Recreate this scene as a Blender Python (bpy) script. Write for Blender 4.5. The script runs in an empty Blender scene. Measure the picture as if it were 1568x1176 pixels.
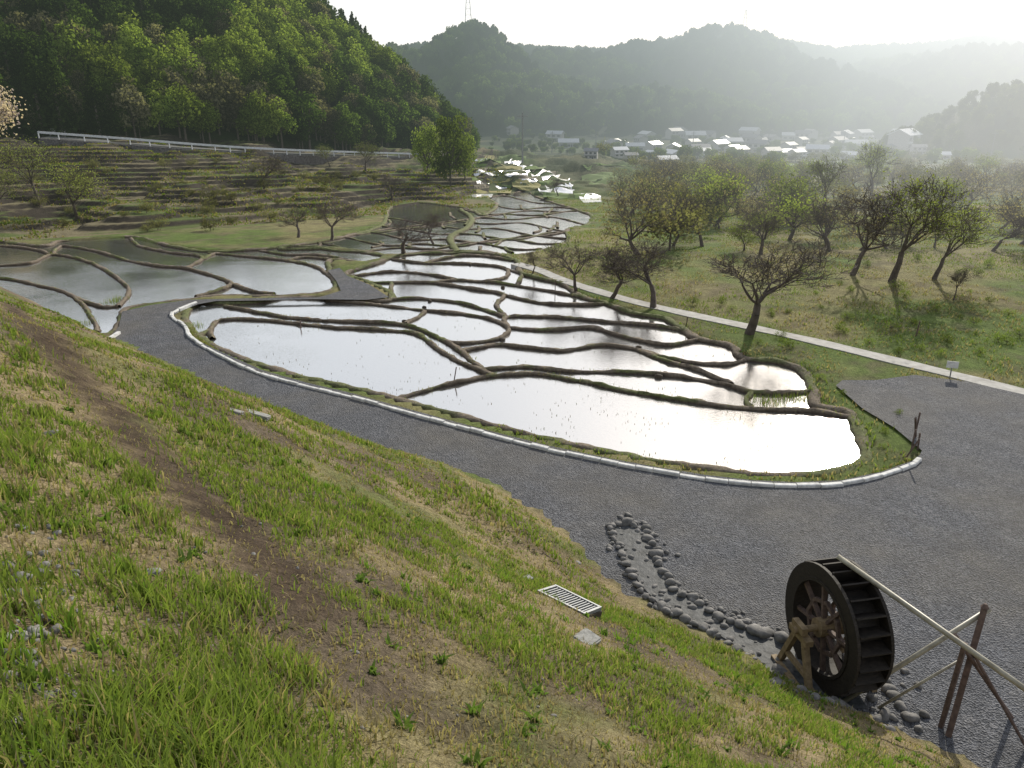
import bpy, math, random, bmesh
import numpy as np
from mathutils import Vector, Matrix
random.seed(7); RNG=np.random.default_rng(7)
CAMZ=9.0; P=math.radians(20.6); F=1220.0
cp,sp=math.cos(P),math.sin(P)
SUN_EL=math.radians(26); SUN_AZ=math.radians(25)   # azimuth to the right of +Y
scene=bpy.context.scene
# ---------------------------------------------------------------- noise
def _h(i,j,s):
    v=np.sin(i*127.1+j*311.7+s*74.7)*43758.5453
    return v-np.floor(v)
def vn(x,y,s=0):
    x=np.asarray(x,float); y=np.asarray(y,float)
    i=np.floor(x); j=np.floor(y); u=x-i; v=y-j
    u=u*u*(3-2*u); v=v*v*(3-2*v)
    return (_h(i,j,s)*(1-u)+_h(i+1,j,s)*u)*(1-v)+(_h(i,j+1,s)*(1-u)+_h(i+1,j+1,s)*u)*v
def fbm(x,y,s=0,o=4):
    a=0.;k=.5
    for n in range(o):
        a=a+k*vn(np.asarray(x)*2**n,np.asarray(y)*2**n,s+n*3.3); k*=.5
    return a/(1-.5**o)
def sst(a,b,x):
    t=np.clip((np.asarray(x,float)-a)/(b-a),0,1); return t*t*(3-2*t)
def inpoly(x,y,poly):
    x=np.asarray(x,float); y=np.asarray(y,float); r=np.zeros(x.shape,bool)
    n=len(poly)
    for i in range(n):
        x1,y1=poly[i]; x2,y2=poly[(i+1)%n]
        if y1==y2: continue
        c=((y1>y)!=(y2>y))&(x<(x2-x1)*(y-y1)/(y2-y1)+x1)
        r^=c
    return r
def dpoly(x,y,poly,closed=True):
    x=np.asarray(x,float); y=np.asarray(y,float); d=np.full(x.shape,1e9)
    n=len(poly)
    for i in range(n if closed else n-1):
        x1,y1=poly[i]; x2,y2=poly[(i+1)%n]
        dx,dy=x2-x1,y2-y1; L=dx*dx+dy*dy+1e-9
        t=np.clip(((x-x1)*dx+(y-y1)*dy)/L,0,1)
        d=np.minimum(d,np.hypot(x-x1-t*dx,y-y1-t*dy))
    return d
# ---------------------------------------------------------------- terrain
MOUNT=[(-420,90),(-66,104),(-36,132),(-9,168),(-14,205),(-60,265),(-420,420)]
RHILL=[(76,112),(140,200),(270,360),(500,500),(500,40),(120,60)]
RX=np.array([0,400,580,650,810,870,950,1050,1150,1200,1280,1330,1430,1500,1568,2000],float)
RY=np.array([60,70,80,66,70,74,72,57,58,62,75,70,66,55,62,40],float)
def tan_el(py):
    v=py-588.; return -(F*sp+v*cp)/(F*cp-v*sp)
RA=(RX-784)/1325.; RZ=9+1200*tan_el(RY)-9
FLOOR=27.
def B(x,y):
    y=np.asarray(y,float)
    t=np.clip(y-42,0,None); t=t*t/(t+5)
    return -.065*t*420/(t**4+420.**4)**.25
def ray(px,py):
    u=px-784.; v=py-588.
    return np.array([u,F*cp-v*sp,-(F*sp+v*cp)])/F
TS=np.concatenate([np.geomspace(1.0,3000,1600)])
def G(px,py,off=0.,fn=None):
    fn=fn or HS
    r=ray(px,py); x=r[0]*TS; y=r[1]*TS; z=CAMZ+r[2]*TS
    f=z-(fn(x,y)+off)
    k=np.where(f<0)[0]
    if len(k)==0: k=[len(TS)-1]
    k=max(int(k[0]),1); a=f[k-1]/(f[k-1]-f[k]+1e-12); t=TS[k-1]+(TS[k]-TS[k-1])*a
    return (float(r[0]*t),float(r[1]*t),float(CAMZ+r[2]*t))
def GB(px,py,off=0.): return G(px,py,off,B)
def W(px,py,z):
    r=ray(px,py); t=(z-CAMZ)/r[2]; return (r[0]*t,r[1]*t,z)
ML=[(-60,366),(60,378),(95,370),(200,364),(262,378),(320,386),(400,383),(450,378),(520,385),(570,388),(590,395),(560,403),(535,401),(505,400),(505,415),(515,440),(485,452),(400,456),(340,455),(250,466),(195,474),(185,495),(165,515),(120,508),(60,488),(0,462),(-60,440)]
MM=[(283,488),(300,466),(345,466),(395,464),(440,457),(520,459),(590,462),(597,450),(560,432),(530,420),(575,405),(600,395),(650,387),(740,387),(790,400),(800,420),(860,436),(890,455),(925,465),(965,480),(1020,490),(1050,508),(1068,520),(1120,532),(1140,550),(1195,557),(1230,572),(1248,598),(1250,625),(1300,636),(1318,670),(1328,700),(1300,722),(1220,733),(1080,722),(920,694),(760,656),(600,612),(470,582),(400,562),(340,538),(300,515)]
MF=[(430,382),(520,365),(585,345),(597,318),(645,311),(715,320),(740,330),(760,314),(745,300),(800,292),(830,305),(905,330),(900,345),(870,352),(868,372),(800,392),(740,389),(650,389),(590,392),(520,382)]
MASK=[[GB(*p)[:2] for p in m] for m in (ML,MM,MF)]
def inmask(x,y):
    r=np.zeros(np.asarray(x,float).shape,bool)
    for m in MASK: r|=inpoly(x,y,m)
    return r
def mount(x,y):
    ins=inpoly(x,y,MOUNT); d=dpoly(x,y,MOUNT); return ins,d
def gz(px,py,Y,wx,wy):
    return ((px-784)/1320.*Y, Y, 9+Y*float(tan_el(py))-8+FLOOR, wx, wy)
HILLS=[gz(722,36,760,52,110),gz(615,76,700,50,90),gz(1105,42,900,80,150),gz(985,62,950,70,120),gz(880,78,860,90,110),
       gz(1240,95,780,70,110),gz(1420,85,900,110,120),gz(1540,75,800,90,130),gz(800,110,640,70,60),gz(1010,130,640,60,60)]
def SE(x,y):
    s=.669*x+.743*y; t=.743*x-.669*y
    return s-1.0*np.exp(-((t+12)/3.5)**2)+.62*sst(-9.5,-6,t)*sst(5,9,s)
def HS(x,y,terr=True):
    x=np.asarray(x,float); y=np.asarray(y,float)
    if x.ndim==0: return float(HS(x.reshape(1),y.reshape(1),terr)[0])
    z=B(x,y)
    ins,dm=mount(x,y)
    L=np.clip(1-dm/66.,0,1)*(1-ins)+ins
    amp=6.6*(1-.5*sst(-55,-5,x))
    L=L*amp*sst(42,49,y)*(1-sst(230,300,y))
    q=(x<0)&(x>-80)&(y>35)&(y<130)&(L>0.01)
    if q.any():
        dd=np.minimum(dpoly(x[q],y[q],MASK[0]),dpoly(x[q],y[q],MASK[2])); im=inpoly(x[q],y[q],MASK[0])|inpoly(x[q],y[q],MASK[2])
        L=L.copy(); L[q]=L[q]*np.where(im,0,sst(0,6,dd))
    if terr:
        w=L+(3.4*(fbm(x/9.,y/13.,5,2)-.5)+1.7*(fbm(x/3.5,y/4.5,6,2)-.5))*sst(0.05,.8,L)
        s=.40; qq=w/s; fl=np.floor(qq); fr=qq-fl
        q2=(fl+np.where(fr<.72,fr*.15,.108+(fr-.72)*3.186))*s
        L=np.where(ins|(L<.04),L,np.maximum(q2,0))
    z=z+L
    md=np.where(ins,dm,0); md=34*np.tanh(md/34.)
    z=z+md*.80*(1+.25*(fbm(x/30.,y/30.,9)-.5))+sst(3,20,md)*5*(fbm(x/14.,y/14.,11)-.5)
    ri=inpoly(x,y,RHILL); rd=dpoly(x,y,RHILL)
    z=z+np.where(ri,rd,0)*.16+np.where(ri,1,0)*sst(0,10,rd)*4*(fbm(x/20.,y/20.,2)-.4)
    z=z+21*np.exp(-((x-175)/26.)**2-((y-300)/30.)**2)
    a=x/np.maximum(y,60.)
    rz=np.interp(a,RA,RZ)+FLOOR
    far=sst(680,1200,y)**1.3*rz*(1-sst(1250,2200,y)*.8)
    for (hx,hy,hz,wx,wy) in HILLS:
        far=np.maximum(far,hz*np.exp(-((x-hx)/wx)**2*.5-((y-hy)/wy)**2*.7)+(fbm(x/60.,y/60.,4)-.5)*18*sst(500,750,y))
    z=z+far*sst(460,680,y)
    z=z+sst(60,200,y)*(fbm(x/25.,y/25.,21)-.5)*1.5
    s=SE(x,y)
    hz=7.43-.655*s+((fbm(x/1.6,y/1.6,31)-.5)*.34+(fbm(x/.5,y/.5,32)-.5)*.14)*sst(11.4,10.3,s)
    hz=np.minimum(hz,7.7)
    fg=(s<12.6)&(y<60)
    z=np.where(fg,np.maximum(z,hz),z)
    return z
# ---------------------------------------------------------------- materials
def nt(m): m.use_nodes=True; t=m.node_tree; t.nodes.clear(); return t
class NB:
    def __init__(s,m):
        s.t=nt(m); s.n=s.t.nodes; s.l=s.t.links
        m.cycles.emission_sampling='NONE'
    def new(s,ty,**k):
        n=s.n.new(ty)
        for a,b in k.items(): setattr(n,a,b)
        return n
    def link(s,a,b): s.l.new(a,b)
    def math(s,op,a,b=None,c=None):
        n=s.new('ShaderNodeMath',operation=op)
        for i,v in enumerate((a,b,c)):
            if v is None: continue
            if isinstance(v,(int,float)): n.inputs[i].default_value=v
            else: s.link(v,n.inputs[i])
        return n.outputs[0]
    def mapr(s,v,a,b,c=0.,d=1.):
        n=s.new('ShaderNodeMapRange'); s.link(v,n.inputs[0])
        for i,q in zip((1,2,3,4),(a,b,c,d)): n.inputs[i].default_value=q
        return n.outputs[0]
    def mixc(s,f,a,b,mode='MIX'):
        n=s.new('ShaderNodeMix',data_type='RGBA',blend_type=mode)
        for i,v in ((0,f),(6,a),(7,b)):
            if isinstance(v,(int,float)): n.inputs[i].default_value=v
            elif isinstance(v,tuple): n.inputs[i].default_value=(*v[:3],1)
            else: s.link(v,n.inputs[i])
        return n.outputs[2]
    def pos(s): return s.new('ShaderNodeNewGeometry').outputs['Position']
    def noise(s,vec,sc,det=4,rough=.6):
        n=s.new('ShaderNodeTexNoise'); n.inputs['Scale'].default_value=sc; n.inputs['Detail'].default_value=det; n.inputs['Roughness'].default_value=rough
        if vec is not None: s.link(vec,n.inputs['Vector'])
        return n.outputs[0]
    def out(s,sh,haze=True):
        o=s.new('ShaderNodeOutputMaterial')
        if haze:  # haze painted on surfaces: glow mixed in by distance, brighter toward the sun
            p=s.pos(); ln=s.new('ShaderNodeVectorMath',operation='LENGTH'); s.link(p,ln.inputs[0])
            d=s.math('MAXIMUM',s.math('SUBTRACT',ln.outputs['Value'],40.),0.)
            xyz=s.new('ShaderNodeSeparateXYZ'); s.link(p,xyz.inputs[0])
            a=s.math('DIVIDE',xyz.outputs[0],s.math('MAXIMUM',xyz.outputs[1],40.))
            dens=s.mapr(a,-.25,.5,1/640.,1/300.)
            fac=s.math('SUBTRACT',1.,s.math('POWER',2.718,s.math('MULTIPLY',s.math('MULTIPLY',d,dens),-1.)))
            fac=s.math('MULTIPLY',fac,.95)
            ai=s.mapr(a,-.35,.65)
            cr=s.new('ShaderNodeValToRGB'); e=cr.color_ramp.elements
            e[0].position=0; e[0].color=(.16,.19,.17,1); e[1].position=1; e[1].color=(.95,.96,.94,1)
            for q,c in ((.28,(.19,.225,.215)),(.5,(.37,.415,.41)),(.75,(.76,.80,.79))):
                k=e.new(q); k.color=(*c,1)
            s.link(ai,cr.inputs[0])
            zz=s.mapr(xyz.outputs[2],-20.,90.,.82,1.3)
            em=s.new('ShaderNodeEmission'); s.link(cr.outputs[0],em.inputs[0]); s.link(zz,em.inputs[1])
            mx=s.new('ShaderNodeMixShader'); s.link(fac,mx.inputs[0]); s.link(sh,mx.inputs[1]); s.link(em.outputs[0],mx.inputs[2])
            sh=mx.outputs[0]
        s.link(sh,o.inputs[0])
def principled(b,col,rough=.8,bump=None,bstr=.3,bdist=.02,spec=.3,metal=0.):
    n=b.new('ShaderNodeBsdfPrincipled')
    if isinstance(col,tuple): n.inputs['Base Color'].default_value=(*col,1)
    else: b.link(col,n.inputs['Base Color'])
    n.inputs['Roughness'].default_value=rough; n.inputs['Specular IOR Level'].default_value=spec; n.inputs['Metallic'].default_value=metal
    if bump is not None:
        q=b.new('ShaderNodeBump'); q.inputs['Strength'].default_value=bstr; q.inputs['Distance'].default_value=bdist
        b.link(bump,q.inputs['Height']); b.link(q.outputs[0],n.inputs['Normal'])
    return n.outputs[0]
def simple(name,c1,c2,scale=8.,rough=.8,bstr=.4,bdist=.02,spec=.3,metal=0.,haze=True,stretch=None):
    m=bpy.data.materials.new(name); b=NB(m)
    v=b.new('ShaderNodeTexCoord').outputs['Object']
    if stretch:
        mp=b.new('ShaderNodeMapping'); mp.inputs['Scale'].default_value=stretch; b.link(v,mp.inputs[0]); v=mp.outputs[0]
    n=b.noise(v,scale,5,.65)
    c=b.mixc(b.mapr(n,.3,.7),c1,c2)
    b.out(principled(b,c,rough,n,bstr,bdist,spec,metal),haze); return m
def leafmat(name,haze=True,trans=.45,var=.5):
    m=bpy.data.materials.new(name); b=NB(m)
    col=b.new('ShaderNodeAttribute',attribute_name='Col').outputs['Color']
    oi=b.new('ShaderNodeObjectInfo').outputs['Random']
    br=b.mapr(oi,0.,1.,1-var,1+var)
    mv=b.new('ShaderNodeVectorMath',operation='SCALE'); b.link(col,mv.inputs[0]); b.link(br,mv.inputs['Scale']); col=mv.outputs[0]
    d=b.new('ShaderNodeBsdfDiffuse'); b.link(col,d.inputs[0])
    t=b.new('ShaderNodeBsdfTranslucent'); b.link(b.mixc(1.,col,(1.25,1.35,.7),'MULTIPLY'),t.inputs[0])
    x=b.new('ShaderNodeMixShader'); x.inputs[0].default_value=trans; b.link(d.outputs[0],x.inputs[1]); b.link(t.outputs[0],x.inputs[2])
    b.out(x.outputs[0],haze); return m
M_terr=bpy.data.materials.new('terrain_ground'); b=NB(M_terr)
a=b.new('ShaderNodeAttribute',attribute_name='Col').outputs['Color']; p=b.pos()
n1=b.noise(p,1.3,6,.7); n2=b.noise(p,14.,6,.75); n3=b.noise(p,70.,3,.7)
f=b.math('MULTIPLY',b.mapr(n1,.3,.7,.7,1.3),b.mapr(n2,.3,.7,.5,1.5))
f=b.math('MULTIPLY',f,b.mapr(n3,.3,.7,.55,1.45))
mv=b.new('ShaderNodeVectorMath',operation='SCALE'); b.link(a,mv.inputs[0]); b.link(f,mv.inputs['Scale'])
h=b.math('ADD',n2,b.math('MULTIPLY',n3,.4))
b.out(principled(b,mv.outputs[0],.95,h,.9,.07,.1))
M_grav=bpy.data.materials.new('gravel'); b=NB(M_grav); p=b.pos()
vo=b.new('ShaderNodeTexVoronoi'); vo.inputs['Scale'].default_value=34.; b.link(p,vo.inputs['Vector'])
vo2=b.new('ShaderNodeTexVoronoi'); vo2.inputs['Scale'].default_value=12.; b.link(p,vo2.inputs['Vector'])
sep=b.new('ShaderNodeSeparateColor'); b.link(vo.outputs['Color'],sep.inputs[0])
sep2=b.new('ShaderNodeSeparateColor'); b.link(vo2.outputs['Color'],sep2.inputs[0])
c=b.mixc(b.mapr(sep.outputs[0],0,1),(.048,.052,.061),(.185,.192,.213))
c=b.mixc(b.mapr(sep2.outputs[0],.88,1.,0,.5),c,(.24,.24,.25))
big=b.noise(p,.35,5,.6); c=b.mixc(b.mapr(big,.4,.7,0,.6),c,(.17,.155,.13))
tr=b.noise(p,1.6,4,.65); c=b.mixc(b.mapr(tr,.4,.7,.0,.45),c,(.055,.057,.063))
b.out(principled(b,c,.85,b.math('ADD',vo.outputs['Distance'],b.math('MULTIPLY',tr,.8)),1.,.04,.25),False)
M_wat=bpy.data.materials.new('paddy_water'); b=NB(M_wat); p=b.pos()
mp=b.new('ShaderNodeMapping'); mp.inputs['Scale'].default_value=(1.,2.6,1.); mp.inputs['Rotation'].default_value=(0,0,.5); b.link(p,mp.inputs[0])
n1=b.noise(mp.outputs[0],6.,3,.6); n2=b.noise(p,.25,2,.5)
n=b.math('MULTIPLY',n1,b.mapr(n2,.35,.65,.25,1.))
bp=b.new('ShaderNodeBump'); bp.inputs['Strength'].default_value=.35; bp.inputs['Distance'].default_value=.02; b.link(n,bp.inputs['Height'])
pr=b.new('ShaderNodeBsdfPrincipled'); pr.inputs['Base Color'].default_value=(.15,.15,.14,1); pr.inputs['Roughness'].default_value=.1; b.link(bp.outputs[0],pr.inputs['Normal'])
gl=b.new('ShaderNodeBsdfGlossy'); gl.inputs['Color'].default_value=(.95,.95,.95,1); gl.inputs['Roughness'].default_value=.09; b.link(bp.outputs[0],gl.inputs['Normal'])
mx=b.new('ShaderNodeMixShader'); mx.inputs[0].default_value=.66; b.link(pr.outputs[0],mx.inputs[1]); b.link(gl.outputs[0],mx.inputs[2])
b.out(mx.outputs[0],False)
M_bund=bpy.data.materials.new('bund_mud'); b=NB(M_bund)
a=b.new('ShaderNodeAttribute',attribute_name='Col').outputs['Color']; p=b.pos(); n=b.noise(p,9.,6,.8)
mv=b.new('ShaderNodeVectorMath',operation='SCALE'); b.link(a,mv.inputs[0]); b.link(b.mapr(n,.3,.7,.4,1.7),mv.inputs['Scale'])
b.out(principled(b,mv.outputs[0],.9,n,1.,.09,.2),False)
M_grass=leafmat('grass_blades',False,.45,var=0.)
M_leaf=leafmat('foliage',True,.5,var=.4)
M_bark=simple('bark',(.055,.045,.038),(.14,.115,.095),14,.9,.8,.02)
M_kerb=simple('kerb_concrete',(.42,.42,.41),(.82,.82,.80),6,.8,.5,.01,haze=False)
M_path=simple('pale_concrete_path',(.28,.27,.25),(.48,.47,.44),3,.85,.3,.01)
M_road=simple('asphalt_lane',(.10,.10,.10),(.17,.17,.16),3,.85,.3,.01)
M_stone=simple('stream_stone',(.06,.06,.058),(.24,.23,.22),5,.75,.7,.03,haze=False)
M_dwood=simple('dark_wet_wood',(.010,.009,.008),(.04,.032,.025),10,.7,.6,.01,haze=False,stretch=(1,1,6))
M_mud=simple('wet_mud',(.04,.032,.024),(.09,.07,.05),10,.8,.6,.02,haze=False)
M_lwood=simple('pale_wood',(.14,.10,.055),(.32,.24,.14),9,.7,.5,.01,haze=False)
M_pipe=simple('bamboo_pole',(.2,.18,.13),(.42,.4,.32),6,.45,.2,.01,spec=.5,haze=False)
M_rust=simple('weathered_post',(.07,.05,.045),(.17,.12,.10),12,.75,.5,.01,haze=False)
M_steel=simple('galvanised_steel',(.18,.19,.20),(.30,.31,.32),20,.55,.2,.005,metal=.3)
M_conc=simple('rough_concrete',(.18,.18,.17),(.34,.34,.32),7,.85,.5,.02)
M_wall=simple('house_plaster',(.35,.34,.32),(.55,.53,.50),2,.8,.2)
M_roof=simple('roof_tile',(.10,.11,.13),(.2,.21,.23),3,.5,.5,spec=.5)
M_roofw=simple('roof_metal',(.5,.53,.58),(.68,.71,.75),3,.35,.1,spec=.7)
M_rail=simple('rail_paint',(.5,.52,.55),(.7,.72,.75),3,.5,.1)
M_glass=simple('window_glass',(.03,.035,.04),(.06,.07,.08),3,.1,.0,spec=.8)
# ---------------------------------------------------------------- mesh helpers
def mk(name,V,Fc,mats,cols=None,mi=None,smooth=False,parent=None):
    me=bpy.data.meshes.new(name)
    V=np.asarray(V,np.float32)
    if isinstance(Fc,np.ndarray):
        n,k=Fc.shape
        me.vertices.add(len(V)); me.vertices.foreach_set('co',V.ravel())
        me.loops.add(n*k); me.loops.foreach_set('vertex_index',Fc.astype(np.int32).ravel())
        me.polygons.add(n); me.polygons.foreach_set('loop_start',np.arange(0,n*k,k,dtype=np.int32))
        try: me.polygons.foreach_set('loop_total',np.full(n,k,np.int32))
        except Exception: pass
        me.update(calc_edges=True)
    else:
        me.from_pydata(V.tolist(),[],[tuple(f) for f in Fc]); me.update()
    for m in mats: me.materials.append(m)
    if cols is not None:
        at=me.color_attributes.new('Col','FLOAT_COLOR','POINT')
        c=np.ones((len(V),4),np.float32); c[:,:3]=cols; at.data.foreach_set('color',c.ravel())
    if mi is not None: me.polygons.foreach_set('material_index',np.asarray(mi,np.int32))
    if smooth: me.polygons.foreach_set('use_smooth',np.ones(len(me.polygons),bool))
    me.validate()
    ob=bpy.data.objects.new(name,me); scene.collection.objects.link(ob)
    if parent: ob.parent=parent
    return ob
class MB:
    def __init__(s): s.v=[];s.f=[];s.m=[]
    def add(s,v,f,m=0):
        o=len(s.v); s.v+= [tuple(q) for q in v]; s.f+=[tuple(i+o for i in q) for q in f]; s.m+=[m]*len(f)
    def box(s,c,size,rot=None,m=0,taper=1.):
        x,y,z=[q/2 for q in size]; R=rot or Matrix.Identity(3); c=Vector(c)
        v=[c+R@Vector((a*x*(taper if d>0 else 1),e*y*(taper if d>0 else 1),d*z)) for d in(-1,1) for a,e in((-1,-1),(1,-1),(1,1),(-1,1))]
        s.add(v,[(3,2,1,0),(4,5,6,7),(0,1,5,4),(1,2,6,5),(2,3,7,6),(3,0,4,7)],m)
    def beam(s,p0,p1,w,h,m=0):
        p0=Vector(p0);p1=Vector(p1);d=p1-p0; q=d.to_track_quat('Z','Y').to_matrix()
        s.box((p0+p1)/2,(w,h,d.length),q,m)
    def cyl(s,p0,p1,r0,r1=None,n=10,m=0,cap=True):
        r1=r0 if r1 is None else r1; p0=Vector(p0);p1=Vector(p1); q=(p1-p0).to_track_quat('Z','Y').to_matrix()
        v=[]
        for p,r in((p0,r0),(p1,r1)):
            for i in range(n):
                a=2*math.pi*i/n; v.append(p+q@Vector((r*math.cos(a),r*math.sin(a),0)))
        f=[(i,(i+1)%n,n+(i+1)%n,n+i) for i in range(n)]
        if cap: f+=[tuple(range(n))[::-1],tuple(range(n,2*n))]
        s.add(v,f,m)
    def obj(s,name,mats,parent=None,smooth=False):
        return mk(name,s.v,s.f,mats,mi=s.m,parent=parent,smooth=smooth)
def empty(name,loc=(0,0,0),rz=0):
    e=bpy.data.objects.new(name,None); e.location=loc; e.rotation_euler=(0,0,rz); scene.collection.objects.link(e); return e
def catmull(pts,closed=False,step=.25):
    pts=[np.array(p[:2],float) for p in pts]; n=len(pts); out=[]
    rng=range(n if closed else n-1)
    for i in rng:
        if closed: a,b_,c,d=pts[i-1],pts[i],pts[(i+1)%n],pts[(i+2)%n]
        else: a,b_,c,d=pts[max(i-1,0)],pts[i],pts[i+1],pts[min(i+2,n-1)]
        k=max(1,int(np.linalg.norm(c-b_)/step))
        for j in range(k):
            t=j/k; out.append(.5*((2*b_)+(c-a)*t+(2*a-5*b_+4*c-d)*t*t+(3*b_-a-3*c+d)*t**3))
    if not closed: out.append(pts[-1])
    return np.array(out)
def normals2(pl,closed=False):
    if closed: t=np.roll(pl,-1,0)-np.roll(pl,1,0)
    else: t=np.gradient(pl,axis=0)
    t/= (np.linalg.norm(t,axis=1)[:,None]+1e-9); return np.stack([-t[:,1],t[:,0]],1)
# ---------------------------------------------------------------- terrain mesh
def axis(a,b_,st,lo,hi,g):
    c=list(np.arange(a,b_,st)); s=st; x=c[-1]; R=[]
    while x<hi: s*=g; x+=s; R.append(x)
    s=st; x=c[0]; Lf=[]
    while x>lo: s*=g; x-=s; Lf.append(x)
    return np.array(Lf[::-1]+c+R)
ax=axis(-66,34,.3,-1500,1500,1.03); ay=axis(2,108,.3,-80,2600,1.025)
X,Y=np.meshgrid(ax,ay); Z=HS(X,Y)
ishill=((7.43-.655*SE(X,Y))>.12)&(Y<60)
msk=inmask(X,Y)&(Y<115)
Z=np.where(ishill,Z,Z+np.where(msk,-.15,.11*(1-sst(100,130,Y))))
gyy,gxx=np.gradient(Z); dzx=gxx/np.gradient(X,axis=1); dzy=gyy/np.gradient(Y,axis=0); slope=np.hypot(dzx,dzy)
C=np.zeros(X.shape+(3,))
def lerp(a,b_,t): return a+(b_-a)*t[...,None]
A=np.array
nA=fbm(X/3.,Y/3.,41); nB=fbm(X/12.,Y/12.,42); nC=fbm(X/.8,Y/.8,43)
mead=lerp(A([.11,.155,.04]),A([.22,.20,.095]),sst(.42,.60,nA*.5+nB*.5)); mead=lerp(mead,A([.13,.105,.07]),sst(.52,.72,nC)*.6)
hillc=lerp(A([.12,.145,.045]),A([.28,.225,.13]),sst(.36,.56,nC*.4+nA*.6)); hillc=lerp(hillc,A([.15,.12,.085]),sst(.48,.66,fbm(X/1.3,Y/1.3,47)))
valley=lerp(A([.08,.12,.04]),A([.16,.15,.08]),sst(.4,.6,nB)); 
valley=lerp(valley,A([.05,.065,.03]),sst(.5,.62,fbm(X/40.,Y/40.,50)))
C[:]=mead
C[:]=lerp(C,valley,sst(70,120,Y))
ins,dm=mount(X,Y)
terz=(X<-3)&(Y>43)&(~ins)&(dm<64)
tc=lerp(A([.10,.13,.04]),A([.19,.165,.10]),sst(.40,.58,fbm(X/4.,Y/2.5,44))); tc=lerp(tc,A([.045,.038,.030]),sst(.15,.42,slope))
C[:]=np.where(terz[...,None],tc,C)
C[:]=np.where(ins[...,None],A([.022,.034,.012]),C)
C[:]=np.where(((Y>520))[...,None],A([.04,.055,.025]),C)
C[:]=np.where(msk[...,None],A([.05,.04,.03]),C)
C[:]=np.where(ishill[...,None],hillc,C)
PATHH=[G(*p)[:2] for p in [(20,470),(90,545),(170,625),(230,700),(300,760),(390,840),(480,930)]]
dp=dpoly(X,Y,PATHH,False); C[:]=lerp(C,A([.080,.058,.040]),np.where(ishill,1-sst(.16,.42,dp+.25*(nC-.5)),0))
ny,nx=X.shape; idx=np.arange(nx*ny).reshape(ny,nx)
Fq=np.stack([idx[:-1,:-1],idx[:-1,1:],idx[1:,1:],idx[1:,:-1]],-1).reshape(-1,4)
mk('terrain',np.stack([X,Y,Z],-1).reshape(-1,3),Fq,[M_terr],cols=C.reshape(-1,3),smooth=True)
ys=np.arange(12,108,1.); V=[];Fc=[]
for y in ys:
    z=float(B(0,y)); V+=[(-62,y,z),(24,y,z)]
for i in range(len(ys)-1): Fc.append((2*i,2*i+1,2*i+3,2*i+2))
mk('paddy_water',V,Fc,[M_wat])
# ---------------------------------------------------------------- bunds
bv=[];bf=[];bc=[];BPTS=[]
def bund(pl,w=.22,h=.22,closed=False,grassy=.3,base=B):
    if len(pl)<3: return
    n=normals2(pl,closed); o=sum(len(q) for q in bv); k=len(pl)
    prof=[(-1.,-.22),(-.9,.02),(-.6,h*.8),(-.1,h),(.5,h*.85),(.9,.02),(1.,-.22)]
    z=base(pl[:,0],pl[:,1]); j=fbm(pl[:,0]*1.2,pl[:,1]*1.2,61)
    rows=[]
    for a,hh in prof:
        jj=(vn(pl[:,0]*4.+a*3,pl[:,1]*4.,62)-.5); j2=(vn(pl[:,0]*1.1,pl[:,1]*1.1,64)-.5)
        ww=w*(.7+.6*j)+jj*.10
        x=pl[:,0]+n[:,0]*(a*ww+j2*.05); y=pl[:,1]+n[:,1]*(a*ww+j2*.05)
        rows.append(np.stack([x,y,z+hh+((jj*.07+j2*.06) if hh>.05 else 0)],1))
    R=np.stack(rows,1)
    bv.append(R.reshape(-1,3))
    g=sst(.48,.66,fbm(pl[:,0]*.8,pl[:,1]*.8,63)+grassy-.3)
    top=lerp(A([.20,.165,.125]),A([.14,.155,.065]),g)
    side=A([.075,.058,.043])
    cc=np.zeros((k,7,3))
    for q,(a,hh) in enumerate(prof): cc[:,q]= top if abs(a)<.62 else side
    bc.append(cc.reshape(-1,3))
    for i in range(k if closed else k-1):
        i2=(i+1)%k
        for q in range(6): bf.append((o+i*7+q,o+i2*7+q,o+i2*7+q+1,o+i*7+q+1))
    BPTS.append(pl)
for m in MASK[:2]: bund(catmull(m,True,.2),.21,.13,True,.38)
bund(catmull(MASK[2],True,.3),.25,.13,True,.45)
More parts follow.
